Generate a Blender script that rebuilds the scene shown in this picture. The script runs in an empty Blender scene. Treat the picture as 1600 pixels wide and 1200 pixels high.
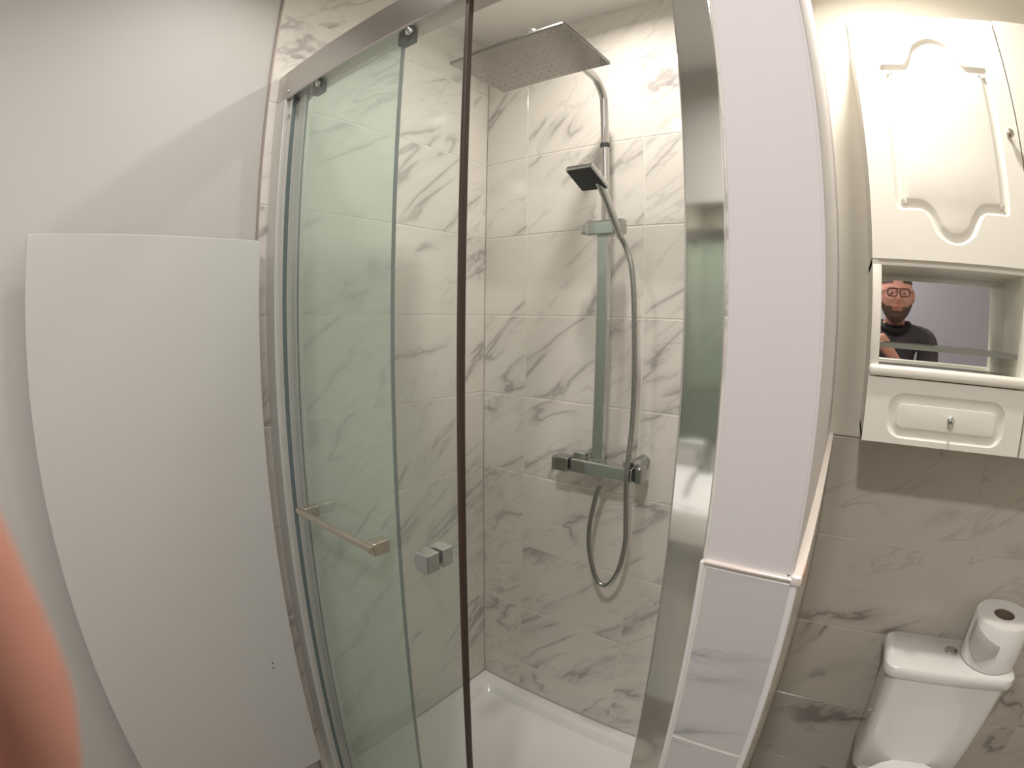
import bpy, bmesh, math, random
from mathutils import Vector, Matrix

C = bpy.context.scene.collection
sc = bpy.context.scene
H = 1.45          # height of the phone lens above the floor; shapes below are given relative to the lens
PI = math.pi

# ------------------------------------------------------------------ camera
# a phone with a very wide, barrel distorted lens
RIGHT = Vector((0.7967332, 0.6041850, 0.0132932))
UP = Vector((-0.0886645, 0.0951060, 0.9915107))
BACK = Vector((0.5977916, -0.7911481, 0.1293439))
cam = bpy.data.cameras.new('camera')
camo = bpy.data.objects.new('camera', cam)
C.objects.link(camo)
camo.matrix_world = Matrix((
    (RIGHT.x, UP.x, BACK.x, 0), (RIGHT.y, UP.y, BACK.y, 0), (RIGHT.z, UP.z, BACK.z, H), (0, 0, 0, 1)))
cam.type = 'PANO'
cam.sensor_fit = 'HORIZONTAL'
cam.sensor_width = 16
cam.sensor_height = 12
cam.panorama_type = 'FISHEYE_LENS_POLYNOMIAL'
cam.fisheye_fov = math.radians(175)
cam.fisheye_polynomial_k0 = 0
cam.fisheye_polynomial_k1 = -0.12553468
cam.fisheye_polynomial_k2 = -0.00050888348
cam.fisheye_polynomial_k3 = 0.00021347600
cam.fisheye_polynomial_k4 = -1.5090540e-05
cam.clip_start = 0.001
cam.lens = 2.4
cam.dof.use_dof = True
cam.dof.focus_distance = 1.3
cam.dof.aperture_fstop = 1.5
sc.camera = camo

# ------------------------------------------------------------------ exposure and world
sc.view_settings.view_transform = 'Standard'
sc.view_settings.look = 'None'
sc.view_settings.gamma = 1
sc.view_settings.use_curve_mapping = False
sc.view_settings.exposure = 0.12
world = bpy.data.worlds.new('world')
sc.world = world
world.use_nodes = True
world.node_tree.nodes['Background'].inputs[0].default_value = (0.8, 0.85, 1, 1)
world.node_tree.nodes['Background'].inputs[1].default_value = 0.02

# ------------------------------------------------------------------ lamps (ceiling downlights, the last one added as fill)
ZC = 0.97         # ceiling
def area(name, loc, size, power, col, rot=(0, 0, 0), shape='DISK', sy=None, spread=None):
    l = bpy.data.lights.new(name, 'AREA')
    l.shape = shape
    l.size = size
    if sy: l.size_y = sy
    l.energy = power
    l.color = col
    if spread: l.spread = spread
    o = bpy.data.objects.new(name, l)
    o.location = (loc[0], loc[1], loc[2] + H)
    o.rotation_euler = rot
    C.objects.link(o)
    return o
LAMPS = [  # x, y, diameter, power, colour
    (-0.52, 0.97, 0.07, 5.0, (1, .95, .89), 165),
    (-0.74, 0.32, 0.10, 2.2, (1, .96, .93), 140),
    (0.12, 0.90, 0.07, 6.5, (1, .955, .88), 160),
    (-0.05, -0.30, 0.12, 12.3, (1, .955, .94), 165),  # added fill lamp near the camera, no known fitting there
]
for i, (lx, ly, d, pw, co, sp) in enumerate(LAMPS):
    area('downlight_beam', (lx, ly, ZC - .022), d, pw, co, spread=math.radians(sp))

# ------------------------------------------------------------------ materials
def new_mat(name):
    m = bpy.data.materials.new(name)
    m.use_nodes = True
    return m, m.node_tree.nodes, m.node_tree.links, m.node_tree.nodes['Principled BSDF']

def plain(name, col, rough=.5, metal=0, var=.03, scale=30, bump=0, bscale=200, coat=0, spec=.5, sss=0):
    m, n, l, b = new_mat(name)
    b.inputs['Roughness'].default_value = rough
    b.inputs['Metallic'].default_value = metal
    b.inputs['Specular IOR Level'].default_value = spec
    b.inputs['Coat Weight'].default_value = coat
    b.inputs['Coat Roughness'].default_value = .08
    if sss:
        b.inputs['Subsurface Weight'].default_value = sss
        b.inputs['Subsurface Radius'].default_value = (.006, .002, .001)
    tc = n.new('ShaderNodeTexCoord')
    no = n.new('ShaderNodeTexNoise')
    no.inputs['Scale'].default_value = scale
    no.inputs['Detail'].default_value = 4
    l.new(tc.outputs['Object'], no.inputs['Vector'])
    mx = n.new('ShaderNodeMix'); mx.data_type = 'RGBA'
    l.new(no.outputs['Fac'], mx.inputs[0])
    mx.inputs[6].default_value = tuple(max(0, c * (1 - var)) for c in col) + (1,)
    mx.inputs[7].default_value = tuple(min(1, c * (1 + var)) for c in col) + (1,)
    l.new(mx.outputs[2], b.inputs['Base Color'])
    if bump:
        nb = n.new('ShaderNodeTexNoise'); nb.inputs['Scale'].default_value = bscale
        l.new(tc.outputs['Object'], nb.inputs['Vector'])
        bp = n.new('ShaderNodeBump'); bp.inputs['Strength'].default_value = bump
        bp.inputs['Distance'].default_value = .002
        l.new(nb.outputs['Fac'], bp.inputs['Height'])
        l.new(bp.outputs[0], b.inputs['Normal'])
    return m

def marble(name, base, vein, amount=1.0, seed=0, tilt=-35, stretch=3.0, rough=.1, scale=1.0, thresh=.5):
    m, n, l, b = new_mat(name)
    b.inputs['Roughness'].default_value = rough
    b.inputs['Specular IOR Level'].default_value = .5
    tc = n.new('ShaderNodeTexCoord')
    oi = n.new('ShaderNodeObjectInfo')
    mul = n.new('ShaderNodeMath'); mul.operation = 'MULTIPLY_ADD'
    mul.inputs[1].default_value = 37.0; mul.inputs[2].default_value = seed
    l.new(oi.outputs['Random'], mul.inputs[0])
    # rotate in the tile plane (x, z) and stretch along the vein
    mp0 = n.new('ShaderNodeMapping'); mp0.inputs['Rotation'].default_value = (0, math.radians(tilt), 0)
    mp = n.new('ShaderNodeMapping')
    mp.inputs['Scale'].default_value = (1.0 * scale, 1.0, stretch * scale)
    l.new(tc.outputs['Object'], mp0.inputs['Vector']); l.new(mp0.outputs[0], mp.inputs['Vector'])
    def noise(sc_, det, dist, off):
        a = n.new('ShaderNodeMath'); a.operation = 'ADD'; a.inputs[1].default_value = off
        l.new(mul.outputs[0], a.inputs[0])
        t = n.new('ShaderNodeTexNoise'); t.noise_dimensions = '4D'
        t.inputs['Scale'].default_value = sc_; t.inputs['Detail'].default_value = det
        t.inputs['Distortion'].default_value = dist
        l.new(mp.outputs[0], t.inputs['Vector']); l.new(a.outputs[0], t.inputs['W'])
        return t.outputs['Fac']
    def ridge(src, w0, w1):
        s = n.new('ShaderNodeMath'); s.operation = 'SUBTRACT'; s.inputs[1].default_value = .5
        l.new(src, s.inputs[0])
        ab = n.new('ShaderNodeMath'); ab.operation = 'ABSOLUTE'; l.new(s.outputs[0], ab.inputs[0])
        r = n.new('ShaderNodeMapRange'); r.interpolation_type = 'SMOOTHSTEP'
        r.inputs['From Min'].default_value = w0; r.inputs['From Max'].default_value = w1
        r.inputs['To Min'].default_value = 1; r.inputs['To Max'].default_value = 0
        l.new(ab.outputs[0], r.inputs['Value'])
        return r.outputs[0]
    def step(src, a, bb):
        r = n.new('ShaderNodeMapRange'); r.interpolation_type = 'SMOOTHSTEP'
        r.inputs['From Min'].default_value = a; r.inputs['From Max'].default_value = bb
        l.new(src, r.inputs['Value'])
        return r.outputs[0]
    def prod(x, y):
        p = n.new('ShaderNodeMath'); p.operation = 'MULTIPLY'
        l.new(x, p.inputs[0])
        if isinstance(y, float): p.inputs[1].default_value = y
        else: l.new(y, p.inputs[1])
        return p.outputs[0]
    v1 = ridge(noise(1.7, 6, .9, 0), .0, .022)
    v2 = ridge(noise(1.7, 6, .9, 0), .0, .075)
    msk = step(noise(2.4, 2, 0, 11), thresh, thresh + .14)
    v3 = prod(ridge(noise(3.4, 6, 1.0, 23), .0, .025), step(noise(3.2, 2, 0, 31), thresh + .02, thresh + .16))
    a1 = prod(prod(v1, msk), .75 * amount)
    a2 = prod(prod(v2, msk), .42 * amount)
    a3 = prod(v3, .38 * amount)
    s1 = n.new('ShaderNodeMath'); s1.operation = 'ADD'; l.new(a1, s1.inputs[0]); l.new(a2, s1.inputs[1])
    s2 = n.new('ShaderNodeMath'); s2.operation = 'ADD'; s2.use_clamp = True
    l.new(s1.outputs[0], s2.inputs[0]); l.new(a3, s2.inputs[1])
    cl = n.new('ShaderNodeMix'); cl.data_type = 'RGBA'
    l.new(noise(2.0, 3, 0, 51), cl.inputs[0])
    cl.inputs[6].default_value = tuple(c * .93 for c in base) + (1,)
    cl.inputs[7].default_value = tuple(min(1, c * 1.05) for c in base) + (1,)
    mx = n.new('ShaderNodeMix'); mx.data_type = 'RGBA'
    l.new(s2.outputs[0], mx.inputs[0]); l.new(cl.outputs[2], mx.inputs[6])
    mx.inputs[7].default_value = tuple(vein) + (1,)
    l.new(mx.outputs[2], b.inputs['Base Color'])
    return m

def glass(name, tint, refl=.04, rough=.02, haze=0.0, hazecol=(.8, .85, .8)):
    m = bpy.data.materials.new(name); m.use_nodes = True
    n, l = m.node_tree.nodes, m.node_tree.links
    n.clear()
    out = n.new('ShaderNodeOutputMaterial')
    tr = n.new('ShaderNodeBsdfTransparent'); tr.inputs[0].default_value = tuple(tint) + (1,)
    gl = n.new('ShaderNodeBsdfGlossy'); gl.inputs['Roughness'].default_value = rough
    lw = n.new('ShaderNodeLayerWeight'); lw.inputs[0].default_value = .5
    pw = n.new('ShaderNodeMath'); pw.operation = 'POWER'; pw.inputs[1].default_value = 5
    l.new(lw.outputs['Facing'], pw.inputs[0])
    fr = n.new('ShaderNodeMath'); fr.operation = 'MULTIPLY_ADD'; fr.inputs[1].default_value = .9; fr.inputs[2].default_value = refl
    l.new(pw.outputs[0], fr.inputs[0])
    mx = n.new('ShaderNodeMixShader')
    l.new(fr.outputs[0], mx.inputs[0]); l.new(tr.outputs[0], mx.inputs[1]); l.new(gl.outputs[0], mx.inputs[2])
    last = mx
    if haze:   # painted haze: pale diffuse colour mixed in to lift the glass
        df = n.new('ShaderNodeBsdfDiffuse'); df.inputs[0].default_value = tuple(hazecol) + (1,)
        tc = n.new('ShaderNodeTexCoord'); no = n.new('ShaderNodeTexNoise'); no.inputs['Scale'].default_value = 4
        l.new(tc.outputs['Object'], no.inputs['Vector'])
        mr = n.new('ShaderNodeMapRange'); mr.inputs['To Min'].default_value = haze * .6; mr.inputs['To Max'].default_value = haze * 1.4
        l.new(no.outputs['Fac'], mr.inputs['Value'])
        m2 = n.new('ShaderNodeMixShader')
        l.new(mr.outputs[0], m2.inputs[0]); l.new(mx.outputs[0], m2.inputs[1]); l.new(df.outputs[0], m2.inputs[2])
        last = m2
    l.new(last.outputs[0], out.inputs[0])
    return m

def lamp_mat(name, col, strength):
    m, n, l, b = new_mat(name)
    b.inputs['Emission Color'].default_value = tuple(col) + (1,)
    b.inputs['Emission Strength'].default_value = strength
    b.inputs['Base Color'].default_value = (.8, .8, .8, 1)
    return m

M = {}
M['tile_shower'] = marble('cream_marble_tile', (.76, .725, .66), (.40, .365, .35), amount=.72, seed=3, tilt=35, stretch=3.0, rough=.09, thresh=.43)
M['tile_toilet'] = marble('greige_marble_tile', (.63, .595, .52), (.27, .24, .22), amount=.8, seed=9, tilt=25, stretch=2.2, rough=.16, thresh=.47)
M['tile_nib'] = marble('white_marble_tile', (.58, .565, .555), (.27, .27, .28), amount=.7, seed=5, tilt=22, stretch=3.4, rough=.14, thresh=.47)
M['grout'] = plain('pale_grout', (.76, .72, .65), .8, bump=.3)
M['grout_dark'] = plain('greige_grout', (.62, .585, .51), .8, bump=.3)
M['paint_left'] = plain('matt_grey_white_paint', (.54, .525, .495), .7, bump=.04, bscale=500, var=.015, scale=3)
M['paint_lilac'] = plain('matt_lilac_paint', (.67, .635, .63), .65, bump=.03, bscale=500, var=.012, scale=3)
M['paint_front'] = plain('matt_mauve_paint', (.42, .39, .44), .7, var=.02, scale=3)
M['paint_cream'] = plain('cream_paint', (.80, .765, .66), .55, bump=.1, bscale=400, var=.015, scale=4)
M['paint_ceiling'] = plain('white_ceiling_paint', (.80, .785, .75), .7, var=.01)
M['floor'] = marble('grey_beige_floor_tile', (.42, .39, .345), (.15, .13, .115), amount=.7, seed=2, tilt=0, stretch=1.2, rough=.3)
M['trim_brown'] = plain('brown_edge_trim', (.36, .30, .27), .4)
M['trim_white'] = plain('white_edge_trim', (.78, .76, .76), .25, coat=.4)
M['trim_cream'] = plain('glossy_cream_trim', (.95, .87, .80), .16, metal=.3, coat=.6)
M['trim_copper'] = plain('reddish_copper', (.45, .20, .11), .5)
M['chrome'] = plain('chrome', (.62, .64, .64), .07, metal=1, var=.01)
M['chrome_dull'] = plain('limescaled_chrome', (.43, .44, .43), .22, metal=1, var=.12, scale=60)
M['alu'] = plain('satin_aluminium', (.56, .54, .52), .28, metal=1, var=.03)
M['alu_post'] = plain('polished_aluminium_post', (.86, .87, .84), .06, metal=1, var=.03, scale=6)
M['frame_strip'] = plain('pale_satin_frame', (.60, .60, .56), .35, metal=.25, var=.04)
M['steel'] = plain('brushed_steel_plate', (.40, .385, .365), .20, metal=1, var=.08, scale=25)
M['dark'] = plain('dark_rubber', (.035, .038, .04), .5)
M['seal'] = plain('brown_door_seal', (.055, .032, .024), .45)
M['edge'] = plain('blue_green_glass_edge', (.13, .17, .17), .12, coat=.5)
M['tan_metal'] = plain('tan_tinted_metal', (.62, .56, .48), .2, metal=.9, var=.1)  # bar is chrome, its brownish reflection is put into the colour
M['acrylic'] = plain('white_acrylic', (.90, .88, .86), .18, coat=.5, var=.01)
M['ceramic'] = plain('white_ceramic', (.88, .87, .85), .08, coat=.7, var=.01)
M['panel'] = plain('satin_white_panel', (.585, .575, .555), .45, var=.012, scale=5)
M['cabinet'] = plain('cream_white_cabinet_foil', (.86, .83, .74), .38, coat=.15, var=.01)
M['paper'] = plain('soft_white_paper', (.86, .85, .83), .9, bump=.5, bscale=300)
M['card'] = plain('brown_cardboard', (.26, .19, .14), .9)
M['mirror'] = plain('silvered_mirror', (.80, .82, .80), .015, metal=1, var=0)
M['pane'] = glass('green_tinted_glass', (.955, .975, .96), haze=.05, hazecol=(.80, .85, .80))
M['pane2'] = glass('green_tinted_fixed_glass', (.925, .965, .935), haze=.19, hazecol=(.80, .90, .81))
M['shelf'] = glass('glass_shelf', (.72, .74, .70), haze=.35, hazecol=(.5, .51, .46))
M['skin'] = plain('skin', (.66, .32, .25), .55, var=.10, scale=25, bump=.08, bscale=300, sss=.15)
M['shirt'] = plain('dark_shirt_cloth', (.055, .045, .055), .9, var=.5, scale=22, bump=.4)
M['collar'] = plain('black_collar', (.012, .012, .013), .9)
M['trousers'] = plain('dark_blue_trousers', (.03, .035, .05), .9)
M['shoe'] = plain('black_shoe_leather', (.02, .02, .02), .4)
M['hair'] = plain('greying_dark_hair', (.06, .045, .04), .8, var=.4, scale=120)
M['beard'] = plain('short_grey_brown_beard', (.14, .085, .07), .9, var=.3, scale=150)
M['frames'] = plain('dark_red_glasses_frame', (.07, .015, .015), .3)
M['lens'] = glass('spectacle_lens', (.85, .85, .86))
M['eye'] = plain('eye_white', (.40, .36, .34), .2)
M['iris'] = plain('brown_iris', (.05, .03, .02), .2)
M['lip'] = plain('lip', (.33, .12, .10), .5)
M['phone'] = plain('black_phone_shell', (.02, .02, .022), .25)
M['lamp'] = lamp_mat('lit_lamp_glass', (1, .95, .88), 6)
M['lamp_hot'] = lamp_mat('lit_led_face', (1, .96, .9), 9)

# ------------------------------------------------------------------ mesh helpers (coordinates relative to the lens)
WL = {}
def wl(o):
    return WL.get(o.name, Vector((0, 0, 0))) if o else Vector((0, 0, 0))

def link(name, me, mat, parent=None, smooth=False, loc=None):
    """me in lens-relative coordinates; shift to the parent's frame"""
    if mat: me.materials.append(mat)
    o = bpy.data.objects.new(name, me)
    C.objects.link(o)
    if parent:
        base = wl(parent)
        o.parent = parent
        me.transform(Matrix.Translation(Vector((0, 0, H)) - base))
        WL[o.name] = base
    else:
        vs = [v.co for v in me.vertices]
        lo = Vector([min(v[i] for v in vs) for i in range(3)]); hi = Vector([max(v[i] for v in vs) for i in range(3)])
        c = Vector(((lo.x + hi.x) / 2, (lo.y + hi.y) / 2, lo.z))
        me.transform(Matrix.Translation(-c))
        o.location = c + Vector((0, 0, H))
        WL[o.name] = o.location.copy()
    if smooth:
        for p in me.polygons: p.use_smooth = True
        try:
            me.set_sharp_from_angle(angle=math.radians(40))
        except Exception:
            pass
    return o

def thing(name, label, cat, loc, group=None):
    o = bpy.data.objects.new(name, None)
    o.empty_display_size = .05
    C.objects.link(o)
    o.location = (loc[0], loc[1], loc[2] + H)
    WL[o.name] = Vector(o.location)
    o['label'] = label; o['category'] = cat
    if group: o['group'] = group
    return o

def finish(bm, name, mat, parent=None, smooth=False):
    bmesh.ops.recalc_face_normals(bm, faces=bm.faces)
    me = bpy.data.meshes.new(name)
    bm.to_mesh(me); bm.free()
    return link(name, me, mat, parent, smooth)

def add_box(bm, x0, x1, y0, y1, z0, z1, bev=0, seg=2, mtx=None):
    r = bmesh.ops.create_cube(bm, size=1)
    vs = r['verts']
    for v in vs:
        v.co = Vector(((x0 + x1) / 2 + v.co.x * (x1 - x0), (y0 + y1) / 2 + v.co.y * (y1 - y0), (z0 + z1) / 2 + v.co.z * (z1 - z0)))
    if bev:
        es = list({e for v in vs for e in v.link_edges})
        r2 = bmesh.ops.bevel(bm, geom=es, offset=bev, segments=seg, profile=.5, affect='EDGES')
        vs = list({v for f in r2['faces'] for v in f.verts} | {v for v in vs if v.is_valid})
    if mtx is not None:
        for v in vs: v.co = mtx @ v.co
    return vs

def box(name, x0, x1, y0, y1, z0, z1, mat, parent=None, bev=0, seg=2, mtx=None):
    bm = bmesh.new()
    add_box(bm, x0, x1, y0, y1, z0, z1, bev, seg, mtx)
    o = finish(bm, name, mat, parent, smooth=False)
    if bev:
        for p in o.data.polygons: p.use_smooth = True
        w = o.modifiers.new('normals', 'WEIGHTED_NORMAL'); w.weight = 100
    return o

def add_tube(bm, pts, r, seg=12, cap=True, closed=False, section=None):
    """sweep; r number or list. section: list of (a, b) offsets in place of a circle"""
    pts = [Vector(p) for p in pts]
    n = len(pts)
    rs = r if isinstance(r, (list, tuple)) else [r] * n
    rings = []
    nrm = None
    for i in range(n):
        if closed: t = pts[(i + 1) % n] - pts[i - 1]
        else: t = pts[min(i + 1, n - 1)] - pts[max(i - 1, 0)]
        t.normalize()
        if nrm is None:
            a = Vector((0, 0, 1)) if abs(t.z) < .9 else Vector((1, 0, 0))
            nrm = (a - t * a.dot(t)).normalized()
        else:
            nrm = (nrm - t * nrm.dot(t)).normalized()
        b = t.cross(nrm)
        ring = []
        if section:
            for (p, q) in section: ring.append(bm.verts.new(pts[i] + nrm * p * rs[i] + b * q * rs[i]))
        else:
            for k in range(seg):
                a = 2 * PI * k / seg
                ring.append(bm.verts.new(pts[i] + (nrm * math.cos(a) + b * math.sin(a)) * rs[i]))
        rings.append(ring)
    m = len(rings[0])
    for i in range(n if closed else n - 1):
        A, B = rings[i], rings[(i + 1) % n]
        for k in range(m): bm.faces.new((A[k], A[(k + 1) % m], B[(k + 1) % m], B[k]))
    if cap and not closed:
        bm.faces.new(rings[0][::-1]); bm.faces.new(rings[-1])

def tube(name, pts, r, mat, parent=None, seg=12, **k):
    bm = bmesh.new(); add_tube(bm, pts, r, seg, **k)
    return finish(bm, name, mat, parent, smooth=True)

def add_lathe(bm, c, axis, prof, seg=24):
    """prof: (radius, height along axis) pairs"""
    axis = Vector(axis).normalized(); c = Vector(c)
    a = Vector((0, 0, 1)) if abs(axis.z) < .9 else Vector((1, 0, 0))
    u = (a - axis * a.dot(axis)).normalized(); v = axis.cross(u)
    rings = []
    for (r, h) in prof:
        if r <= 1e-6: rings.append([bm.verts.new(c + axis * h)])
        else: rings.append([bm.verts.new(c + axis * h + (u * math.cos(2 * PI * k / seg) + v * math.sin(2 * PI * k / seg)) * r) for k in range(seg)])
    for A, B in zip(rings, rings[1:]):
        for k in range(seg):
            k2 = (k + 1) % seg
            if len(A) == 1 and len(B) == 1: continue
            if len(A) == 1: bm.faces.new((A[0], B[k2], B[k]))
            elif len(B) == 1: bm.faces.new((A[k], A[k2], B[0]))
            else: bm.faces.new((A[k], A[k2], B[k2], B[k]))

def lathe(name, c, axis, prof, mat, parent=None, seg=24):
    bm = bmesh.new(); add_lathe(bm, c, axis, prof, seg)
    return finish(bm, name, mat, parent, smooth=True)

def smooth_path(pts, n=8):
    """Catmull-Rom through the points"""
    P = [Vector(p) for p in pts]
    P = [P[0] * 2 - P[1]] + P + [P[-1] * 2 - P[-2]]
    out = []
    for i in range(1, len(P) - 2):
        a, b, c, d = P[i - 1], P[i], P[i + 1], P[i + 2]
        for k in range(n):
            t = k / n
            out.append(.5 * ((2 * b) + (c - a) * t + (2 * a - 5 * b + 4 * c - d) * t * t + (3 * b - a - 3 * c + d) * t ** 3))
    out.append(P[-2])
    return out

def struct(o):
    o['kind'] = 'structure'
    return o

# ------------------------------------------------------------------ room shell
XB, YA = -1.101, 1.300       # tiled faces of the left wall and of the far wall
NX0, NX1, NY = -0.120, -0.014, 0.495   # partition: shower side, toilet side, front (tiled faces)
ZT = -0.247                  # top of the half-height tiling
YF, XR = -0.78, 1.0          # wall behind the photographer, right wall

wall_left = struct(box('wall_left', -1.25, XB - .008, YF - .1, YA + .1, -H, ZC, M['grout']))
wall_far = struct(box('wall_far', XB - .008, XR + .1, YA + .008, YA + .15, -H, ZC, M['grout']))
wall_right = struct(box('wall_right', XR, XR + .12, YF - .1, YA + .008, -H, ZC, M['paint_cream']))
wall_behind = struct(box('wall_behind', XB - .008, XR, YF - .1, YF, -H, ZC, M['paint_front']))
wall_partition = struct(box('wall_partition', NX0 + .008, NX1 - .0085, NY + .008, YA + .008, -H, ZC, M['grout']))
floor = struct(box('floor', -1.25, XR + .12, YF - .1, YA + .15, -H - .08, -H, M['floor']))
ceiling = struct(box('ceiling', -1.25, XR + .12, YF - .1, YA + .15, ZC, ZC + .1, M['paint_ceiling']))

# painted plaster faces
box('plaster', XB - .004, .12, YF - .001, YF + .001, -H, ZC, M['paint_left'], wall_behind)  # paler face added for a lighter reflection in the polished post
box('plaster', XB - .008, XB - .004, YF, NY, -H, ZC, M['paint_left'], wall_left)
box('plaster', NX1 - .008, XR, YA + .001, YA + .008, ZT, ZC, M['paint_cream'], wall_far)
bm = bmesh.new()
add_box(bm, NX0 + .004, NX1 - .008, NY + .003, NY + .008, ZT, ZC, .002, 2)
add_box(bm, NX1 - .012, NX1 - .007, NY + .003, YA + .008, ZT, ZC, 0)
finish(bm, 'plaster', M['paint_lilac'], wall_partition, smooth=False)

# tiles: one object each, meshes shared between tiles of one size
TM = {}
def tile_mesh(w, h, mat):
    key = (round(w, 3), round(h, 3), mat.name)
    if key in TM: return TM[key]
    b, g, d = .0018, .0012, .008
    x, z = w / 2 - g, h / 2 - g
    vs = []
    for (bx, y) in ((b, 0), (0, b), (0, d)):
        for (sx, sz) in ((-1, -1), (1, -1), (1, 1), (-1, 1)):
            vs.append((sx * (x - bx), y, sz * (z - bx)))
    fs = [(0, 1, 2, 3)]
    for a in (0, 4):
        for k in range(4): fs.append((a + k, a + 4 + k, a + 4 + (k + 1) % 4, a + (k + 1) % 4))
    me = bpy.data.meshes.new('tile')
    me.from_pydata(vs, [], fs); me.update()
    me.materials.append(mat)
    TM[key] = me
    return me

rnd = random.Random(4)
def lay(wall, us, zs, place, rotz, mat):
    for u0, u1 in zip(us, us[1:]):
        for z0, z1 in zip(zs, zs[1:]):
            o = bpy.data.objects.new('tile', tile_mesh(u1 - u0, z1 - z0, mat))
            C.objects.link(o)
            p = place((u0 + u1) / 2)
            par = wl(wall)
            o.parent = wall
            o.location = Vector((p[0], p[1], (z0 + z1) / 2 + H)) - par
            o.rotation_euler = (0, rnd.uniform(-.0008, .0008), rotz)

ROWS = [-1.396] + [round(.0077 + .2557 * k, 4) for k in range(-5, 4)] + [ZC]
LOW = [-H, -1.2708, -1.0151, -.7594, -.5037, ZT - .003]
lay(wall_far, [XB, -.930, -.535, NX0], ROWS, lambda u: (u, YA), 0, M['tile_shower'])
lay(wall_left, [NY + .004, .905, YA], ROWS, lambda u: (XB, u), PI / 2, M['tile_shower'])
lay(wall_left, [NY + .004, .53], [-H, -1.396], lambda u: (XB, u), PI / 2, M['tile_shower'])
lay(wall_partition, [NY + .006, .905, YA], ROWS, lambda u: (NX0, u), -PI / 2, M['tile_shower'])
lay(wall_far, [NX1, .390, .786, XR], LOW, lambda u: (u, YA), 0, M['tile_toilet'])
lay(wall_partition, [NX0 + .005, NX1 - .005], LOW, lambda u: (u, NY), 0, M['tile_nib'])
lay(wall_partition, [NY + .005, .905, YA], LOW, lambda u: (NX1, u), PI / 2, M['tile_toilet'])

def grout(wall, *b, m='grout'):
    box('grout', *b, M[m], wall)
G = .0009
grout(wall_far, XB, NX0, YA + G, YA + .009, -H, ZC)
grout(wall_far, NX1, XR, YA + G, YA + .009, -H, ZT - .003, m='grout_dark')
grout(wall_left, XB - .009, XB - G, NY + .004, YA, -H, ZC)
grout(wall_partition, NX0 + G, NX0 + .009, NY + .008, YA, -H, ZC)
grout(wall_partition, NX0 + .003, NX1 - .003, NY + G, NY + .009, -H, ZT - .003)
grout(wall_partition, NX1 - .009, NX1 - G, NY + .008, YA, -H, ZT - .003, m='grout_dark')

# edge trims
struct(box('trim_1', XB - .008, XB + .001, NY - .001, NY + .004, -H, ZC, M['trim_brown']))
t = box('edge_strip', NX0 - .001, NX0 + .005, NY - .001, NY + .007, -H, ZT, M['trim_white'], wall_partition, bev=.002)
t = box('edge_strip', NX1 - .006, NX1 + .001, NY - .001, NY + .006, -H, ZT, M['trim_white'], wall_partition, bev=.002)
t = box('ledge_strip', NX0 + .003, NX1 + .001, NY - .002, NY + .006, ZT - .002, ZT + .0022, M['trim_cream'], wall_partition, bev=.0015)
t = box('ledge_strip', NX1 - .008, NX1 + .004, NY + .006, YA, ZT - .003, ZT + .003, M['trim_cream'], wall_partition, bev=.0015)
t = box('corner_piece', NX1 - .008, NX1 + .004, NY - .003, NY + .009, ZT - .006, ZT + .006, M['trim_cream'], wall_partition, bev=.003)
t = box('reddish_blot', NX1 + .0035, NX1 + .0048, NY + .012, NY + .040, ZT - .004, ZT + .004, M['trim_copper'], wall_partition, bev=.0005)  # small reddish blot on the side ledge strip
# rounded plaster corner bead of the partition
t = tube('corner_bead', [(NX1 - .0115, NY + .008, ZT + .004), (NX1 - .0115, NY + .008, ZC)], .0055, M['paint_lilac'], wall_partition, seg=16)

# ------------------------------------------------------------------ lamps' housings
for i, (lx, ly, d, pw, co, sp) in enumerate(LAMPS):
    lab = ['small round ceiling downlight above the shower tray', 'round ceiling downlight just outside the glass shower door',
           'small round ceiling downlight in front of the white cabinet', 'added round ceiling downlight near the man with the phone, fill for the room'][i]
    lt = thing('ceiling_light', lab, 'ceiling light', (lx, ly, ZC - .012), 'ceiling downlights')
    lathe('ring', (lx, ly, ZC), (0, 0, -1), [(d / 2 + .016, 0), (d / 2 + .016, .006), (d / 2 + .010, .012), (d / 2 + .001, .012), (d / 2, .004)], M['chrome'], lt, 32)
    lathe('lens', (lx, ly, ZC), (0, 0, -1), [(d / 2, .003), (d / 2 * .8, .008), (0, .010)], M['lamp_hot'] if d < .08 else M['lamp'], lt, 32)

# ------------------------------------------------------------------ shower tray
bm = bmesh.new()
X0, X1, Y0, Y1 = XB + .001, NX0 - .001, .560, YA - .001
def loop(i, z, r, seg=5):
    """rounded rectangle inset by i"""
    out = []
    cs = [(X1 - i - r, Y1 - i - r, 0), (X0 + i + r, Y1 - i - r, 90), (X0 + i + r, Y0 - .035 + i + r, 180), (X1 - i - r, Y0 - .035 + i + r, 270)]
    for cx, cy, a0 in cs:
        for k in range(seg + 1):
            a = math.radians(a0 + 90 * k / seg)
            out.append(bm.verts.new((cx + r * math.cos(a), cy + r * math.sin(a), z)))
    return out
loops = [loop(0, -H, .002), loop(0, -1.400, .002), loop(.003, -1.396, .003), loop(.050, -1.396, .03), loop(.0525, -1.3975, .031),
         loop(.064, -1.428, .038), loop(.068, -1.4315, .04), loop(.30, -1.435, .05)]
for A, B in zip(loops, loops[1:]):
    n_ = len(A)
    for k in range(n_): bm.faces.new((A[k], A[(k + 1) % n_], B[(k + 1) % n_], B[k]))
bm.faces.new(loops[-1])
tr = thing('shower_tray', 'low white shower tray inside the glass enclosure', 'shower tray', ((X0 + X1) / 2, .91, -H))
finish(bm, 'basin', M['acrylic'], tr, smooth=True)
lathe('drain_cover', (-.6, .93, -1.435), (0, 0, 1), [(.045, 0), (.045, .004), (.038, .007), (0, .008)], M['chrome'], tr)

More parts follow.
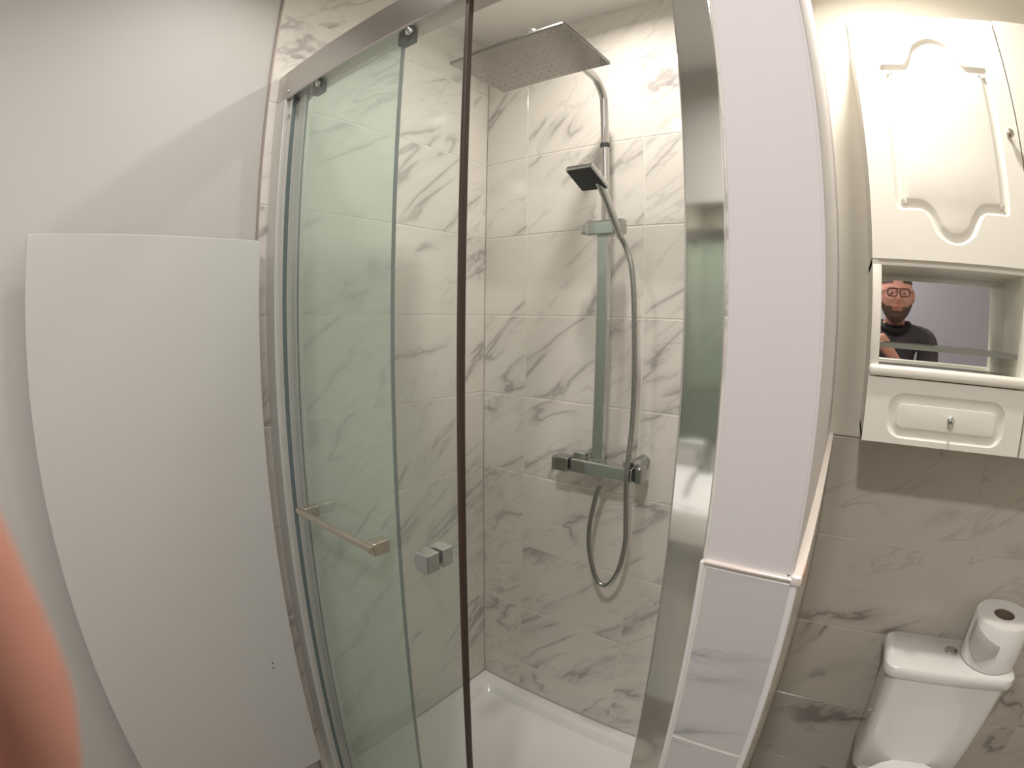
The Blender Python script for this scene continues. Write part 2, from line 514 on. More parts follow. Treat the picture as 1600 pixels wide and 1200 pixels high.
# ------------------------------------------------------------------ shower enclosure
ZB, ZTOP = -1.396, .505
en = thing('shower_enclosure', 'glass shower enclosure with satin metal top rail between left wall and partition', 'shower enclosure', (-.61, .54, ZB))
box('top_rail', XB + .002, NX0 - .002, .520, .568, .512, .588, M['alu'], en, bev=.004)
# rail end cap with screws
lathe('screw', (-1.045, .520, .53), (0, -1, 0), [(.0045, 0), (.0045, .0015), (0, .0028)], M['chrome'], en, 12)
box('wall_profile', XB + .001, -1.052, .520, .566, ZB, .515, M['frame_strip'], en, bev=.003)
box('channel_strip', -1.052, -1.034, .530, .566, ZB, .512, M['frame_strip'], en, bev=.002)
box('gasket', -1.034, -1.0315, .5305, .540, ZB, .512, M['edge'], en)
box('channel_strip', -1.034, -.996, .545, .563, ZB, .512, M['frame_strip'], en, bev=.002)
box('gasket', -.996, -.9945, .546, .550, ZB, .512, M['edge'], en)
lathe('screw', (-1.043, .530, .47), (0, -1, 0), [(.0055, 0), (.0055, .002), (0, .004)], M['chrome'], en, 12)
box('strike_profile', -.168, NX0 - .001, .515, .560, ZB, .588, M['alu_post'], en, bev=.003)
box('bottom_rail', -1.052, -.168, .530, .566, ZB, ZB + .022, M['alu'], en, bev=.003)
fp = box('fixed_pane', -.992, -.676, .5515, .5575, ZB + .02, .52, M['pane2'], en)
box('pane_edge', -.676, -.6735, .5510, .5580, ZB + .02, .52, M['edge'], fp)
sd = box('sliding_door', -1.000, -.499, .5300, .5360, ZB + .026, .54, M['pane'], en)
box('seal', -.499, -.491, .527, .539, ZB + .024, .56, M['seal'], sd, bev=.002)
for yk0, yk1 in ((.502, .5295), (.5365, .562)):
    box('knob', -.575, -.543, yk0, yk1, -.408, -.374, M['chrome'], sd, bev=.002)
lathe('knob_washer', (-.559, .5295, -.391), (0, 1, 0), [(.012, -.0), (.012, .0075), (0, .0075)], M['dark'], sd, 16)
# towel bar across the sliding door
bar = box('bar_handle', -.935, -.672, .484, .494, -.406, -.394, M['tan_metal'], sd, bev=.002)
box('standoff', -.697, -.672, .494, .530, -.418, -.392, M['tan_metal'], bar, bev=.003)
box('standoff', -.935, -.910, .494, .530, -.418, -.392, M['tan_metal'], bar, bev=.003)
# rollers and stops under the rail
for xr in (-.655, -.945):
    rl = box('roller', xr - .018, xr + .018, .538, .556, .494, .514, M['dark'], sd, bev=.003)
    lathe('roller_bolt', (xr + .024, .530, .505), (0, -1, 0), [(.008, 0), (.008, .004), (.005, .007), (0, .008)], M['chrome'], rl, 14)

# ------------------------------------------------------------------ shower column
XS, YS = -.617, 1.222
sh = thing('shower_column', 'chrome shower column with square rain head fixed to the marble shower wall', 'shower', (XS, YS, -.44))
box('lower_column', XS - .021, XS + .011, YS - .010, YS + .012, -.385, .255, M['chrome'], sh, bev=.003)
top = smooth_path([(XS, YS, .25), (XS, YS, .45), (XS, YS, .60), (XS, YS - .008, .635), (XS, YS - .035, .662), (XS, YS - .075, .672), (XS, YS - .2, .672), (XS - .008, .90, .672), (XS - .011, .885, .660), (XS - .011, .883, .615)], 6)
tube('riser_pipe', top, .0115, M['alu'], sh, 16)
lathe('joint_ring', (XS, YS, .475), (0, 0, 1), [(.0115, 0), (.0135, .002), (.0135, .012), (.0115, .014)], M['dark'], sh, 20)
# rain head
rh = box('rain_head', -.782, -.478, .782, .985, .588, .597, M['steel'], sh, bev=.002)
bm = bmesh.new()
for i in range(14):
    for j in range(9):
        add_lathe(bm, (-.77 + .0215 * i, .797 + .0215 * j, .588), (0, 0, -1), [(.003, 0), (.002, .0012), (0, .0014)], 6)
nz = finish(bm, 'nozzles', M['chrome_dull'], rh); nz['kind'] = 'stuff'
lathe('swivel', (XS - .011, .883, .597), (0, 0, 1), [(.022, 0), (.022, .006), (.014, .012), (.014, .026), (0, .026)], M['chrome'], rh)
# slider with hand shower holder
hz = .243
sl = box('slider', -.660, -.570, 1.190, 1.236, hz - .018, hz + .022, M['chrome'], sh, bev=.005)
box('slider_knob', -.685, -.660, 1.202, 1.226, hz - .012, hz + .012, M['chrome'], sl, bev=.004)
box('holder', -.572, -.545, 1.165, 1.205, hz - .020, hz + .020, M['chrome_dull'], sl, bev=.005)
# valve bar
vb = box('mixer_bar', -.690, -.501, 1.186, 1.226, -.424, -.384, M['chrome'], sh, bev=.005)
box('temperature_knob', -.752, -.697, 1.184, 1.228, -.428, -.384, M['chrome_dull'], vb, bev=.006)
box('collar', -.697, -.690, 1.192, 1.220, -.418, -.390, M['dark'], vb)
box('flow_knob', -.494, -.474, 1.184, 1.228, -.422, -.376, M['chrome_dull'], vb, bev=.006)
box('collar', -.501, -.494, 1.192, 1.220, -.418, -.390, M['dark'], vb)
for xx in (-.668, -.515):
    lathe('wall_union', (xx, 1.205, -.390), (0, 1, 0), [(.014, .0), (.014, .05), (.018, .062), (.020, YA - 1.205)], M['chrome_dull'], vb)
    box('union_cap', xx - .020, xx + .020, 1.196, 1.232, -.386, -.366, M['chrome'], vb, bev=.004)
lathe('hose_outlet', (-.600, 1.205, -.424), (0, 0, -1), [(.010, 0), (.010, .02), (.008, .024)], M['chrome'], vb)
# hand shower
hd = Vector((-.018, -.080, .125)).normalized()
p0 = Vector((-.553, 1.182, .212)); p1 = p0 + hd * .160
hs = thing('hand_shower', 'small square chrome hand shower in its holder on the riser', 'hand shower', tuple(p0))
rr = [.009, .0105, .011, .0105, .011, .012]
tube('handle', [p0 + (p1 - p0) * k / 5 for k in range(6)], rr, M['chrome'], hs, 14)
fn = Vector((-.18, -.50, -.85)).normalized()        # spray direction
ax = Vector((-1, .22, .06)); ax = (ax - fn * ax.dot(fn)).normalized(); ay = fn.cross(ax)
cc = p1 + Vector((-.026, -.010, .006))
mt = Matrix(((ax.x, ay.x, fn.x, cc.x), (ax.y, ay.y, fn.y, cc.y), (ax.z, ay.z, fn.z, cc.z), (0, 0, 0, 1)))
box('spray_head', -.043, .043, -.040, .040, -.008, .006, M['chrome'], hs, bev=.003, mtx=mt)
box('spray_face', -.039, .039, -.036, .036, .006, .0085, M['dark'], hs, bev=.001, mtx=mt)
# hose
hp = [p0 + hd * .004, p0 - hd * .03 + Vector((.004, 0, 0)), (-.528, 1.200, .12), (-.520, 1.205, -.05), (-.516, 1.205, -.25), (-.512, 1.180, -.40), (-.508, 1.186, -.52),
      (-.508, 1.195, -.60), (-.522, 1.197, -.69), (-.555, 1.200, -.750), (-.590, 1.200, -.738), (-.618, 1.200, -.66), (-.624, 1.200, -.58), (-.612, 1.203, -.49), (-.600, 1.205, -.446)]
hp = smooth_path(hp, 14)
hose = tube('shower_hose', hp, [.0068 + .0007 * (i % 2) for i in range(len(hp))], M['chrome_dull'], None, 10)
hose['label'] = 'ribbed metal hose hanging in a long loop below the hand shower'; hose['category'] = 'hose'

# ------------------------------------------------------------------ white panel on the left wall
pn = thing('wall_panel', 'tall flat white panel standing just off the plain left wall', 'panel', (-1.065, .235, -1.262))
box('board', -1.067, -1.055, -.017, .484, -1.262, .1725, M['panel'], pn, bev=.0015)
bm = bmesh.new()
for yy in (.06, .40):
    for zz in (-.05, -1.10): add_box(bm, XB - .004, -1.067, yy - .015, yy + .015, zz - .02, zz + .02)
finish(bm, 'bracket', M['alu'], pn)
bm = bmesh.new()
for zz in (-.842, -.857): add_box(bm, -1.0552, -1.0546, .411, .4155, zz - .0022, zz + .0022)
finish(bm, 'mark', M['dark'], pn)

# ------------------------------------------------------------------ cabinet
CF = 1.105                    # plane of the doors
CX0, CX1 = .052, .4065
cab = thing('wall_cabinet', 'cream wall cabinet with mirror niche and drawer above the toilet cistern', 'cabinet', (.23, 1.2, -.217))
bm = bmesh.new()
add_box(bm, CX0, CX0 + .014, CF + .004, YA, -.217, .695)
add_box(bm, CX1 - .014, CX1, CF + .019, YA, -.217, .695)
add_box(bm, CX0, CX1, CF + .019, YA, .681, .695)
add_box(bm, CX0, CX1, CF + .019, YA, -.217, -.203)
add_box(bm, CX0, CX1, CF + .010, YA, .138, .152)       # niche ceiling
add_box(bm, CX0 + .014, CX1 - .014, CF + .019, YA, -.078, -.066)      # niche floor
add_box(bm, CX0 + .014, CX1 - .014, YA - .012, YA, -.203, .681)
finish(bm, 'body', M['cabinet'], cab)
MY = 1.270
box('mirror', CX0 + .014, CX1 - .014, MY, MY + .004, -.066, .138, M['mirror'], cab)
box('glass_shelf', CX0 + .015, CX1 - .015, CF + .045, MY - .001, -.0270, -.0165, M['shelf'], cab)
# niche surround, rounded
bm = bmesh.new()
add_box(bm, CX0, CX0 + .020, CF, CF + .018, -.066, .138, .003)
finish(bm, 'niche_stile', M['cabinet'], cab, smooth=True)
bm = bmesh.new()
add_box(bm, CX0, CX1, CF - .010, CF + .022, -.082, -.060, .008, 4)
finish(bm, 'niche_ledge', M['cabinet'], cab, smooth=True)

def fill_between(bm, edges):
    bmesh.ops.triangle_fill(bm, edges=edges, use_beauty=True, use_dissolve=False)

def routed(name, x0, x1, z0, z1, y, thick, outline, prof, mat, parent):
    """flat front with a routed groove following outline (list of (x, z)); prof = (offset, depth) pairs"""
    bm = bmesh.new()
    outer = [bm.verts.new(p) for p in ((x0, y, z0), (x1, y, z0), (x1, y, z1), (x0, y, z1))]
    oe = [bm.edges.new((outer[i], outer[(i + 1) % 4])) for i in range(4)]
    n = len(outline)
    nor = []
    for i in range(n):
        a, b = outline[i - 1], outline[(i + 1) % n]
        t = Vector((b[0] - a[0], b[1] - a[1])).normalized()
        nor.append((-t.y, t.x))       # inward for a counter-clockwise outline
    rings = []
    for off, dep in prof:
        rings.append([bm.verts.new((outline[i][0] + nor[i][0] * off, y + dep, outline[i][1] + nor[i][1] * off)) for i in range(n)])
    first = [bm.edges.new((rings[0][i], rings[0][(i + 1) % n])) for i in range(n)]
    fill_between(bm, oe + first)
    for A, B in zip(rings, rings[1:]):
        for i in range(n): bm.faces.new((A[i], A[(i + 1) % n], B[(i + 1) % n], B[i]))
    le = [bm.edges.get((rings[-1][i], rings[-1][(i + 1) % n])) for i in range(n)]
    fill_between(bm, le)
    # drop anything filled inside the first ring at face level
    back = [bm.verts.new((v.co.x, y + thick, v.co.z)) for v in outer]
    for i in range(4): bm.faces.new((outer[i], outer[(i + 1) % 4], back[(i + 1) % 4], back[i]))
    bm.faces.new(back)
    return finish(bm, name, mat, parent, smooth=True)

def bell(t):
    t = min(1, abs(t)); s_ = 1 - t
    u = min(1, s_ / .45); u = u * u * (3 - 2 * u)
    return (1 - t * t) * (.25 + .75 * u) * u ** .5
def door_outline(xl, xr, zb, zt, amp, hw):
    xc = (xl + xr) / 2
    pts = []
    N = 56
    def top(x):
        d = (x - xc) / hw
        return bell(d) * amp if abs(d) < 1 else 0
    r = .010
    for k in range(N + 1):
        x = xl + (xr - xl) * k / N
        e = min(x - xl, xr - x)
        c = r - math.sqrt(max(0, r * r - (r - e) ** 2)) if e < r else 0
        pts.append((x, zb - top(x) + c))
    for k in range(1, 16): pts.append((xr, zb + r + (zt - zb - 2 * r) * k / 16))
    for k in range(N + 1):
        x = xr - (xr - xl) * k / N
        e = min(x - xl, xr - x)
        c = r - math.sqrt(max(0, r * r - (r - e) ** 2)) if e < r else 0
        pts.append((x, zt + top(x) - c))
    for k in range(1, 16): pts.append((xl, zt - r - (zt - zb - 2 * r) * k / 16))
    out = []
    for p in pts:
        if not out or (Vector(p) - Vector(out[-1])).length > .0012: out.append(p)
    return out
GRO = [(0, 0), (.004, .0055), (.010, .007), (.016, .0055), (.021, .001), (.024, .0)]
dr = routed('door', CX0, CX1 - .002, .150, .695, CF, .018, door_outline(.106, .362, .250, .572, .066, .078), GRO, M['cabinet'], cab)
kb = lathe('door_knob', (.379, CF, .420), (0, -1, 0), [(.004, -.003), (.004, .010), (.009, .014), (.010, .019), (.006, .023), (0, .024)], M['tan_metal'], dr, 16)

def stadium(xl, xr, zb, zt, r, seg=7):
    out = []
    for cx, cz, a0 in ((xr - r, zb + r, -90), (xr - r, zt - r, 0), (xl + r, zt - r, 90), (xl + r, zb + r, 180)):
        for k in range(seg + 1):
            a = math.radians(a0 + 90 * k / seg)
            out.append((cx + r * math.cos(a), cz + r * math.sin(a)))
    dense = []
    for i, p in enumerate(out):
        q = out[(i + 1) % len(out)]
        m_ = max(1, int((Vector(q) - Vector(p)).length / .02))
        for k in range(m_): dense.append((p[0] + (q[0] - p[0]) * k / m_, p[1] + (q[1] - p[1]) * k / m_))
    return dense
dw = routed('drawer', CX0, CX1 - .002, -.215, -.084, CF, .018, stadium(.100, .362, -.203, -.112, .033),
            [(0, 0), (.004, .004), (.010, .006), (.016, .004), (.020, .003), (.022, .0005), (.025, 0)], M['cabinet'], cab)
lathe('drawer_knob', (.236, CF, -.156), (0, -1, 0), [(.0035, -.003), (.0035, .009), (.007, .012), (.0085, .017), (.005, .021), (0, .022)], M['chrome'], dw, 16)

cab2 = thing('side_cabinet', 'tall cream cabinet to the right of the mirror niche and drawer', 'cabinet', (.56, 1.2, -.217))
box('body', CX1 + .002, .76, CF + .019, YA, -.217, .695, M['cabinet'], cab2)
d2 = routed('door', CX1 + .0025, .758, -.215, .695, CF - .004, .020, door_outline(.46, .705, -.10, .572, .066, .078), GRO, M['cabinet'], cab2)
lathe('door_knob', (.432, CF - .004, .30), (0, -1, 0), [(.004, -.003), (.004, .010), (.009, .014), (.010, .019), (.006, .023), (0, .024)], M['tan_metal'], d2, 16)

# ------------------------------------------------------------------ toilet
to = thing('toilet', 'white close-coupled toilet under the cream cabinet', 'toilet', (.42, 1.0, -H))
def rrect(bm, cx, cy, w, d, r, z, seg=5):
    out = []
    for sx, sy, a0 in ((1, 1, 0), (-1, 1, 90), (-1, -1, 180), (1, -1, 270)):
        for k in range(seg + 1):
            a = math.radians(a0 + 90 * k / seg)
            out.append(bm.verts.new((cx + sx * (w / 2 - r) + r * math.cos(a), cy + sy * (d / 2 - r) + r * math.sin(a), z)))
    return out
def loft(name, rings_spec, mat, parent, fn=None):
    bm = bmesh.new()
    R_ = [(fn or rrect)(bm, *s) for s in rings_spec]
    for A, B in zip(R_, R_[1:]):
        n = len(A)
        for k in range(n): bm.faces.new((A[k], A[(k + 1) % n], B[(k + 1) % n], B[k]))
    bm.faces.new(R_[0][::-1]); bm.faces.new(R_[-1])
    return finish(bm, name, mat, parent, smooth=True)
LZ = -.732
LX, LY = .420, 1.205
loft('cistern', [(LX, LY + .008, .300, .140, .03, -1.10), (LX, LY + .006, .318, .150, .03, -1.07), (LX, LY + .004, .340, .158, .03, -.80), (LX, LY + .004, .344, .160, .03, LZ - .034)], M['ceramic'], to)
loft('cistern_lid', [(LX, LY, .352, .164, .028, LZ - .034), (LX, LY, .366, .172, .030, LZ - .030), (LX, LY, .370, .176, .032, LZ - .018), (LX, LY, .366, .172, .032, LZ - .006), (LX, LY, .352, .158, .030, LZ)], M['ceramic'], to)
lathe('flush_button', (.420, 1.222, LZ - .001), (0, 0, 1), [(.020, 0), (.020, .003), (.017, .006), (.0165, .004), (.010, .0055), (0, .006)], M['chrome'], to)
def egg(bm, cx, cy, w, d, z, seg=28):
    out = []
    for k in range(seg):
        a = 2 * PI * k / seg
        s, c = math.sin(a), math.cos(a)
        out.append(bm.verts.new((cx + w / 2 * c * (1 - .12 * max(0, -s)), cy + d / 2 * s, z)))
    return out
loft('pan', [(LX, 1.0, .22, .44, -H), (LX, 1.0, .20, .42, -1.40), (LX, .98, .22, .40, -1.25), (LX, .92, .33, .48, -1.13), (LX, .90, .36, .52, -1.08), (LX, .90, .36, .52, -1.065)], M['ceramic'], to, egg)
loft('seat_lid', [(LX, .895, .37, .50, -1.064), (LX, .895, .378, .51, -1.052), (LX, .895, .37, .50, -1.040), (LX, .895, .30, .42, -1.034)], M['acrylic'], to, egg)
loft('pan_outlet', [(LX, 1.19, .20, .20, .03, -H), (LX, 1.19, .20, .20, .03, -1.25), (LX, 1.20, .26, .15, .03, -1.11), (LX, 1.20, .28, .14, .03, -1.095)], M['ceramic'], to)

RX, RY, RR, RH = .527, 1.212, .082, .124
rp = thing('toilet_roll', 'white toilet paper roll standing on the right end of the cistern lid', 'toilet roll', (RX, RY, LZ))
lathe('paper', (RX, RY, LZ), (0, 0, 1), [(.031, .001), (RR - .003, .001), (RR, .004), (RR, RH - .004), (RR - .003, RH), (.031, RH), (.031, .001)], M['paper'], rp, 40)
lathe('core', (RX, RY, LZ), (0, 0, 1), [(.0295, .003), (.0308, .003), (.0308, RH - .003), (.0295, RH - .003), (.0295, .003)], M['card'], rp, 24)
# loose end of the paper, folded to a point
bm = bmesh.new()
N = 10
g = []
for i in range(N + 1):
    a = math.radians(190 + 72 * i / N)
    r_ = RR + .0008 + .005 * math.sin(PI * i / N)
    zt_ = RH * (.93 - .28 * i / N); zb_ = RH * (.20 + .55 * abs(i / N - .55))
    g.append((bm.verts.new((RX + r_ * math.cos(a), RY + r_ * math.sin(a), LZ + zt_)), bm.verts.new((RX + (r_ + .001) * math.cos(a), RY + (r_ + .001) * math.sin(a), LZ + zb_))))
for A, B in zip(g, g[1:]): bm.faces.new((A[0], B[0], B[1], A[1]))
bmesh.ops.solidify(bm, geom=bm.faces[:], thickness=.0006)
finish(bm, 'loose_sheet', M['paper'], rp, smooth=True)

# ------------------------------------------------------------------ wash basin and mirror on the wall behind (seen in the polished post)
BX, BZ = -.47, -.53
ba = thing('wash_basin', 'white pedestal wash basin against the wall behind the man with the phone', 'basin', (BX, -.6, -H))
loft('bowl', [(BX, -.62, .16, .26, .06, BZ - .22), (BX, -.58, .38, .36, .10, BZ - .18), (BX, -.548, .52, .455, .11, BZ - .10), (BX, -.545, .55, .464, .12, BZ - .01), (BX, -.545, .54, .456, .12, BZ),
              (BX, -.535, .44, .34, .10, BZ - .002), (BX, -.525, .40, .28, .09, BZ - .02), (BX, -.525, .24, .16, .07, BZ - .10)], M['ceramic'], ba)
loft('pedestal', [(BX, -.66, .22, .20, .06, -H), (BX, -.66, .18, .17, .06, -1.35), (BX, -.66, .16, .16, .06, BZ - .20)], M['ceramic'], ba)
tap = lathe('tap', (BX + .02, -.735, BZ), (0, 0, 1), [(.026, 0), (.026, .01), (.018, .02), (.017, .10), (.012, .12), (0, .122)], M['chrome'], ba)
tube('spout', [(BX + .02, -.735, BZ + .08), (BX + .02, -.67, BZ + .105), (BX + .02, -.615, BZ + .09), (BX + .02, -.605, BZ + .065)], .011, M['chrome'], tap)
wmr = thing('wall_mirror', 'frameless rectangular mirror above the wash basin', 'mirror', (BX, YF + .004, -.43))
box('mirror_glass', BX - .28, BX + .20, YF + .004, YF + .009, -.44, .44, M['mirror'], wmr, bev=.001)
box('backing', BX - .27, BX + .19, YF + .0013, YF + .004, -.43, .43, M['dark'], wmr)

# ------------------------------------------------------------------ the man with the phone
fwd = -BACK
def ph(u, v, w=0):            # phone frame: u right, v up, w towards the scene
    return RIGHT * u + UP * v + fwd * w
pb = thing('phone', 'black phone held up by the man in front of the shower', 'phone', (0, 0, -.04))
mtp = Matrix(((RIGHT.x, UP.x, fwd.x, 0), (RIGHT.y, UP.y, fwd.y, 0), (RIGHT.z, UP.z, fwd.z, 0), (0, 0, 0, 1)))
box('shell', -.030, .120, -.036, .036, -.011, -.0035, M['phone'], pb, bev=.003, mtx=mtp)

HX, HY, HZ = .250, -.145, .185   # head centre
person = thing('person', 'man in dark shirt and glasses holding up a phone, seen in the niche mirror', 'person', (HX, -.26, -H))

def skin(name, verts, edges, radii, mat, parent, root=0, levels=2, join=None):
    me = bpy.data.meshes.new(name + '_tmp')
    me.from_pydata([tuple(v) for v in verts], edges, [])
    o = bpy.data.objects.new(name + '_tmp', me); C.objects.link(o)
    md = o.modifiers.new('skin', 'SKIN'); md.use_smooth_shade = True; md.branch_smoothing = .6
    roots = root if isinstance(root, (list, tuple)) else [root]
    for i, sv in enumerate(me.skin_vertices[0].data):
        r = radii[i]
        sv.radius = r if isinstance(r, tuple) else (r, r)
        sv.use_root = i in roots
    ms = o.modifiers.new('sub', 'SUBSURF'); ms.levels = levels; ms.render_levels = levels
    dg = bpy.context.evaluated_depsgraph_get()
    me2 = bpy.data.meshes.new_from_object(o.evaluated_get(dg))
    bpy.data.objects.remove(o)
    if join:
        bm = bmesh.new(); bm.from_mesh(me2)
        join(bm)
        bm.to_mesh(me2); bm.free()
    me2.name = name
    me2.materials.clear()
    ob = link(name, me2, mat, parent, False)
    for p in me2.polygons: p.use_smooth = True; p.material_index = 0
    return ob

px = HX - .005
V, E, R = [], [], []
def vtx(p, r, frm=None):
    V.append(Vector(p)); R.append(r)
    if frm is not None: E.append((frm, len(V) - 1))
    return len(V) - 1
pel = vtx((px, -.27, -.52), (.15, .11))
wai = vtx((px, -.28, -.38), (.145, .105), pel)
che = vtx((px, -.27, -.12), (.155, .11), wai)
clav = vtx((px, -.25, -.005), (.12, .075), che)
nb = vtx((HX, -.225, .055), (.060, .060), clav)
nt = vtx((HX, -.185, .11), (.055, .058), nb)
# arms
sL = vtx((px - .175, -.25, -.020), .058, clav)
eL = vtx((-.005, -.285, -.345), .042, sL)
fL = vtx((-.035, -.21, -.25), .040, eL)
wL = vtx((-.072, -.115, -.135), (.026, .021), fL)
hL = vtx((-.075, -.078, -.078), (.036, .018), wL)
kL = vtx((-.062, -.052, -.040), (.036, .014), hL)
sR = vtx((px + .195, -.25, .000), .058, clav)
eR = vtx((.425, -.165, -.335), .042, sR)
fR = vtx((.35, -.11, -.24), .040, eR)
wR = vtx((.235, -.005, -.10), (.026, .021), fR)
hR = vtx((.185, .028, -.045), (.036, .018), wR)
kR = vtx((.150, .050, -.012), (.036, .014), hR)
# legs
for sx in (-1, 1):
    h = vtx((px + sx * .09, -.27, -.60), .088, pel)
    k = vtx((px + sx * .105, -.255, -.97), .058, h)
    a = vtx((px + sx * .115, -.28, -1.36), .038, k)
    f = vtx((px + sx * .12, -.20, -1.415), (.036, .028), a)
    vtx((px + sx * .125, -.12, -1.425), (.034, .020), f)
roots = [pel]
def chain(pts, rs):
    i = vtx(pts[0], rs[0]); roots.append(i)
    for p, r in zip(pts[1:], rs[1:]): i = vtx(p, r, i)
# left hand: the index finger curls round the phone's left end and reaches in front of the lens
K = V[kL]
tip = Vector((-.0480, -.0108, -.0090))
chain([K + Vector((.004, -.006, -.01)), Vector((-.060, -.040, -.046)), Vector((-.0545, -.0150, -.047)), Vector((-.0495, -.0104, -.0300)), Vector((-.0485, -.0104, -.0190)), tip],
      [.0095, .0095, .0085, .0078, .0066, .0045])
for j, (dv, ext) in enumerate(((.016, 0), (.032, .0), (.046, -.004))):
    b0 = K + Vector((-.004 - .004 * j, .0, -.004 - .004 * j))
    chain([b0 + Vector((0, -.008, -.008)), b0 + Vector((-.014, .004, .006 - dv * .5)), b0 + Vector((-.012, .026, .004 - dv * .55)), b0 + Vector((.002, .036, .0 - dv * .5)), b0 + Vector((.014, .034, -.002 - dv * .45))],
          [.0092, .0088, .0082, .0076, .0062])
chain([V[hL] + Vector((.006, .0, .01)), V[hL] + Vector((.022, .006, .030)), V[hL] + Vector((.040, .020, .052)), V[hL] + Vector((.052, .036, .066))], [.0125, .0110, .0098, .0075])
# right hand: fingers over the phone's right end
K2 = V[kR]
for j in range(4):
    b0 = K2 + Vector((.010 * (j - 1.5) * .4, .010 * (j - 1.5) * .6, .016 * (1.5 - j)))
    L = (.9, 1, .95, .8)[j]
    chain([b0 + Vector((.012, -.008, -.01)), b0 + Vector((-.010 * L, .016 * L, .004)), b0 + Vector((-.030 * L, .030 * L, .006)), b0 + Vector((-.048 * L, .028 * L, .004)), b0 + Vector((-.058 * L, .020 * L, .001))],
          [.0095, .0090, .0084, .0078, .0062])
chain([V[hR] + Vector((-.006, -.006, .008)), V[hR] + Vector((-.022, -.026, .024)), V[hR] + Vector((-.046, -.036, .036)), V[hR] + Vector((-.064, -.036, .040))], [.0125, .0110, .0098, .0075])

HS = 1.08
def head(bm, us=48, vs_=36):
    """a head with brow, nose, mouth, chin and ears joined to the neck"""
    r = bmesh.ops.create_uvsphere(bm, u_segments=us, v_segments=vs_, radius=1)
    c = Vector((HX, HY, HZ))
    def g(x, z, cx, cz, sx, sz): return math.exp(-((x - cx) / sx) ** 2 - ((z - cz) / sz) ** 2)
    for v in r['verts']:
        x, y, z = v.co
        X, Y, Z = x * .079, y * .098, z * .120
        if z < 0:                       # jaw narrows to the chin
            X *= 1 - .16 * (-z) ** 2
            if y < 0: Y *= 1 - .42 * (-z) ** 1.2
            else: Y *= 1 - .10 * (-z) ** 2
        if y > 0:
            Y -= .006 * y
            ax_, az = X, Z
            Y += .026 * g(ax_, az, 0, -.018, .013, .016) + .016 * g(ax_, az, 0, .004, .009, .022)      # nose
            Y += .006 * g(abs(ax_), az, .028, .030, .022, .010)      # brow
            Y -= .010 * g(abs(ax_), az, .031, .010, .016, .012)      # eye sockets
            Y += .007 * g(ax_, az, 0, -.052, .022, .007) + .006 * g(ax_, az, 0, -.064, .020, .006)     # lips
            Y -= .004 * g(ax_, az, 0, -.058, .026, .003)
            Y += .010 * g(ax_, az, 0, -.095, .022, .016)             # chin
            Y += .006 * g(abs(ax_), az, .045, -.020, .018, .020)     # cheeks
        v.co = Vector((X, Y, Z)) * HS + c
    for sx in (-1, 1):                  # ears
        r = bmesh.ops.create_uvsphere(bm, u_segments=16, v_segments=12, radius=1)
        for v in r['verts']:
            x, y, z = v.co
            d = .55 if (abs(y) < .55 and abs(z) < .6 and x * sx > 0) else 1
            v.co = c + Vector((sx * .085 + x * .010 * d + sx * .004, -.010 + y * .018 - z * .004, .004 + z * .032))
body = skin('body', V, E, R, M['skin'], person, root=roots, join=head)

# clothes follow the body's own surface
def garment(name, keep, off, mat):
    bm = bmesh.new(); bm.from_mesh(body.data)
    bm.normal_update()
    sh_ = Vector((0, 0, H)) - wl(person)
    nrm = {v: v.normal.copy() for v in bm.verts}
    bmesh.ops.delete(bm, geom=[v for v in bm.verts if not keep(v.co - sh_)], context='VERTS')
    for v in bm.verts: v.co = v.co + v.normal * off
    me = bpy.data.meshes.new(name)
    bmesh.ops.translate(bm, verts=bm.verts, vec=-sh_)
    bm.to_mesh(me); bm.free(); me.materials.clear()
    o = link(name, me, mat, person)
    for p in me.polygons: p.use_smooth = True; p.material_index = 0
    sd_ = o.modifiers.new('cloth', 'SOLIDIFY'); sd_.thickness = .004
    return o
garment('shirt', lambda c: -.58 < c.z < .062 and c.y < (-.09 if c.x > .3 else -.15) and (c - Vector((HX, HY, HZ))).length > .13, .012, M['shirt'])
tube('collar', [(HX + .074 * math.cos(a), -.222 + .070 * math.sin(a), +.058 - .040 * max(0, math.sin(a))) for a in [2 * PI * k / 24 for k in range(24)]], .016, M['collar'], person, 10, closed=True)
garment('trousers', lambda c: -1.38 < c.z < -.50 and c.y < -.19, .018, M['trousers'])
for sx in (-1, 1):
    loft('shoe', [(px + sx * .12, -.20, .10, .28, .045, -H), (px + sx * .12, -.20, .105, .285, .045, -1.43), (px + sx * .12, -.20, .098, .27, .045, -1.405), (px + sx * .12, -.24, .08, .17, .038, -1.37)], M['shoe'], person)
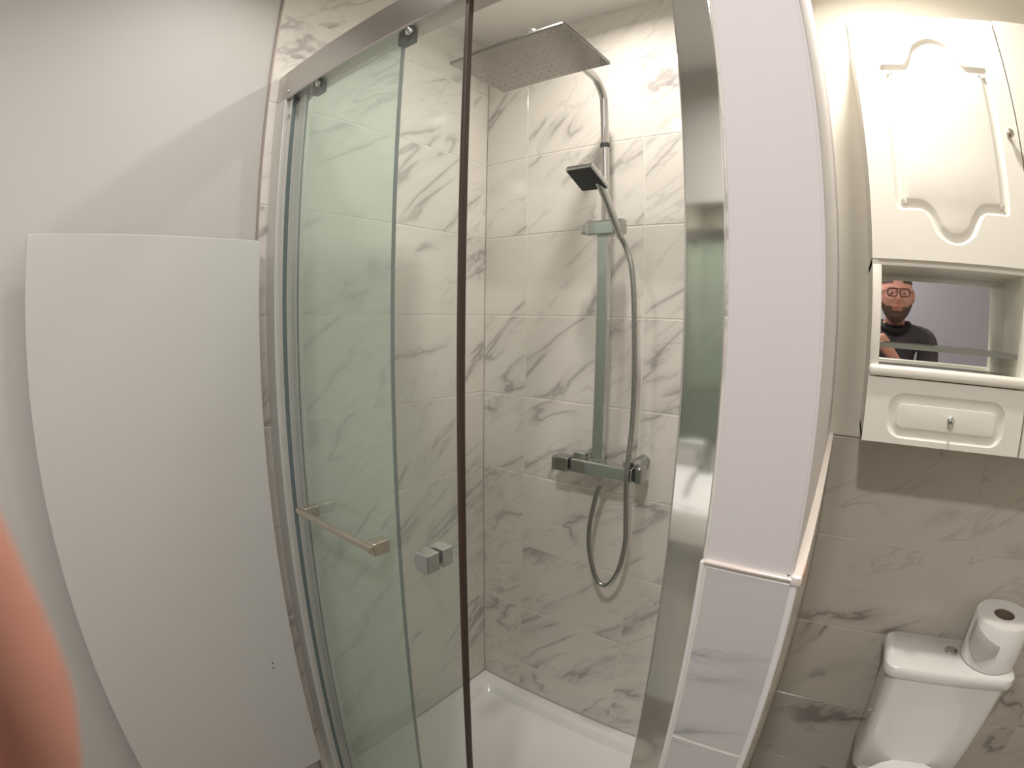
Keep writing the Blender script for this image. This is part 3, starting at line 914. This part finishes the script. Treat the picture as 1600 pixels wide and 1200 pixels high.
# hair
bm = bmesh.new()
r = bmesh.ops.create_uvsphere(bm, u_segments=40, v_segments=30, radius=1)
for v in r['verts']:
    x, y, z = v.co
    v.co = Vector((HX + x * .0905, HY - .006 + y * .109, HZ + .004 + z * .134))
hl = lambda x, y: .062 - .060 * max(0, -(y - HY) / .10) - .012 * abs(x - HX) / .08
bmesh.ops.delete(bm, geom=[v for v in bm.verts if v.co.z < HZ + (hl(v.co.x, v.co.y) if v.co.y > HY - .02 else -.05)], context='VERTS')
finish(bm, 'hair', M['hair'], person, smooth=True)
bm = bmesh.new()
head(bm, 120, 100)
for v in bm.verts:
    v.co = Vector((HX, HY, HZ)) + (v.co - Vector((HX, HY, HZ))) * 1.015
def shaved(c):
    x, y, z = c.x - HX, c.y - HY, c.z - HZ
    return not (y > -.02 and z < -.050 + .9 * max(0, abs(x) - .055) and not (abs(x) < .024 and -.072 < z < -.054)) or abs(x) > .083
bmesh.ops.delete(bm, geom=[v for v in bm.verts if shaved(v.co)], context='VERTS')
finish(bm, 'beard', M['beard'], person, smooth=True)
# glasses, eyes, mouth
fy = HY + .106
for sx in (-1, 1):
    e = lathe('eye', (HX + sx * .031, HY + .078, HZ + .008), (0, 1, 0), [(.0, -.011), (.011, 0), (.008, .008), (0, .011)], M['eye'], person, 16)
    lathe('iris', (HX + sx * .031, HY + .078, HZ + .008), (0, 1, 0), [(.0055, .0085), (.003, .0112), (0, .0118)], M['iris'], e, 12)
gl = tube('glasses', [(HX - .052, fy + .012, HZ + .028), (HX + .052, fy + .012, HZ + .028)], .0022, M['frames'], person, 8)
for sx in (-1, 1):
    ring = [(HX + sx * .030 + .024 * math.copysign(abs(math.cos(a)) ** .6, math.cos(a)), fy + .012, HZ + .010 + .018 * math.copysign(abs(math.sin(a)) ** .6, math.sin(a))) for a in [2 * PI * k / 24 for k in range(24)]]
    tube('rim', ring, .0034, M['frames'], gl, 8, closed=True)
    tube('temple', [(HX + sx * .054, fy + .010, HZ + .020), (HX + sx * .082, HY + .03, HZ + .016), (HX + sx * .084, HY - .015, HZ + .010)], .002, M['frames'], gl, 8)
tube('mouth', [(HX - .024, HY + .090, HZ - .059), (HX - .010, HY + .1015, HZ - .0575), (HX + .010, HY + .1015, HZ - .0575), (HX + .024, HY + .090, HZ - .059)], .003, M['lip'], person, 8)
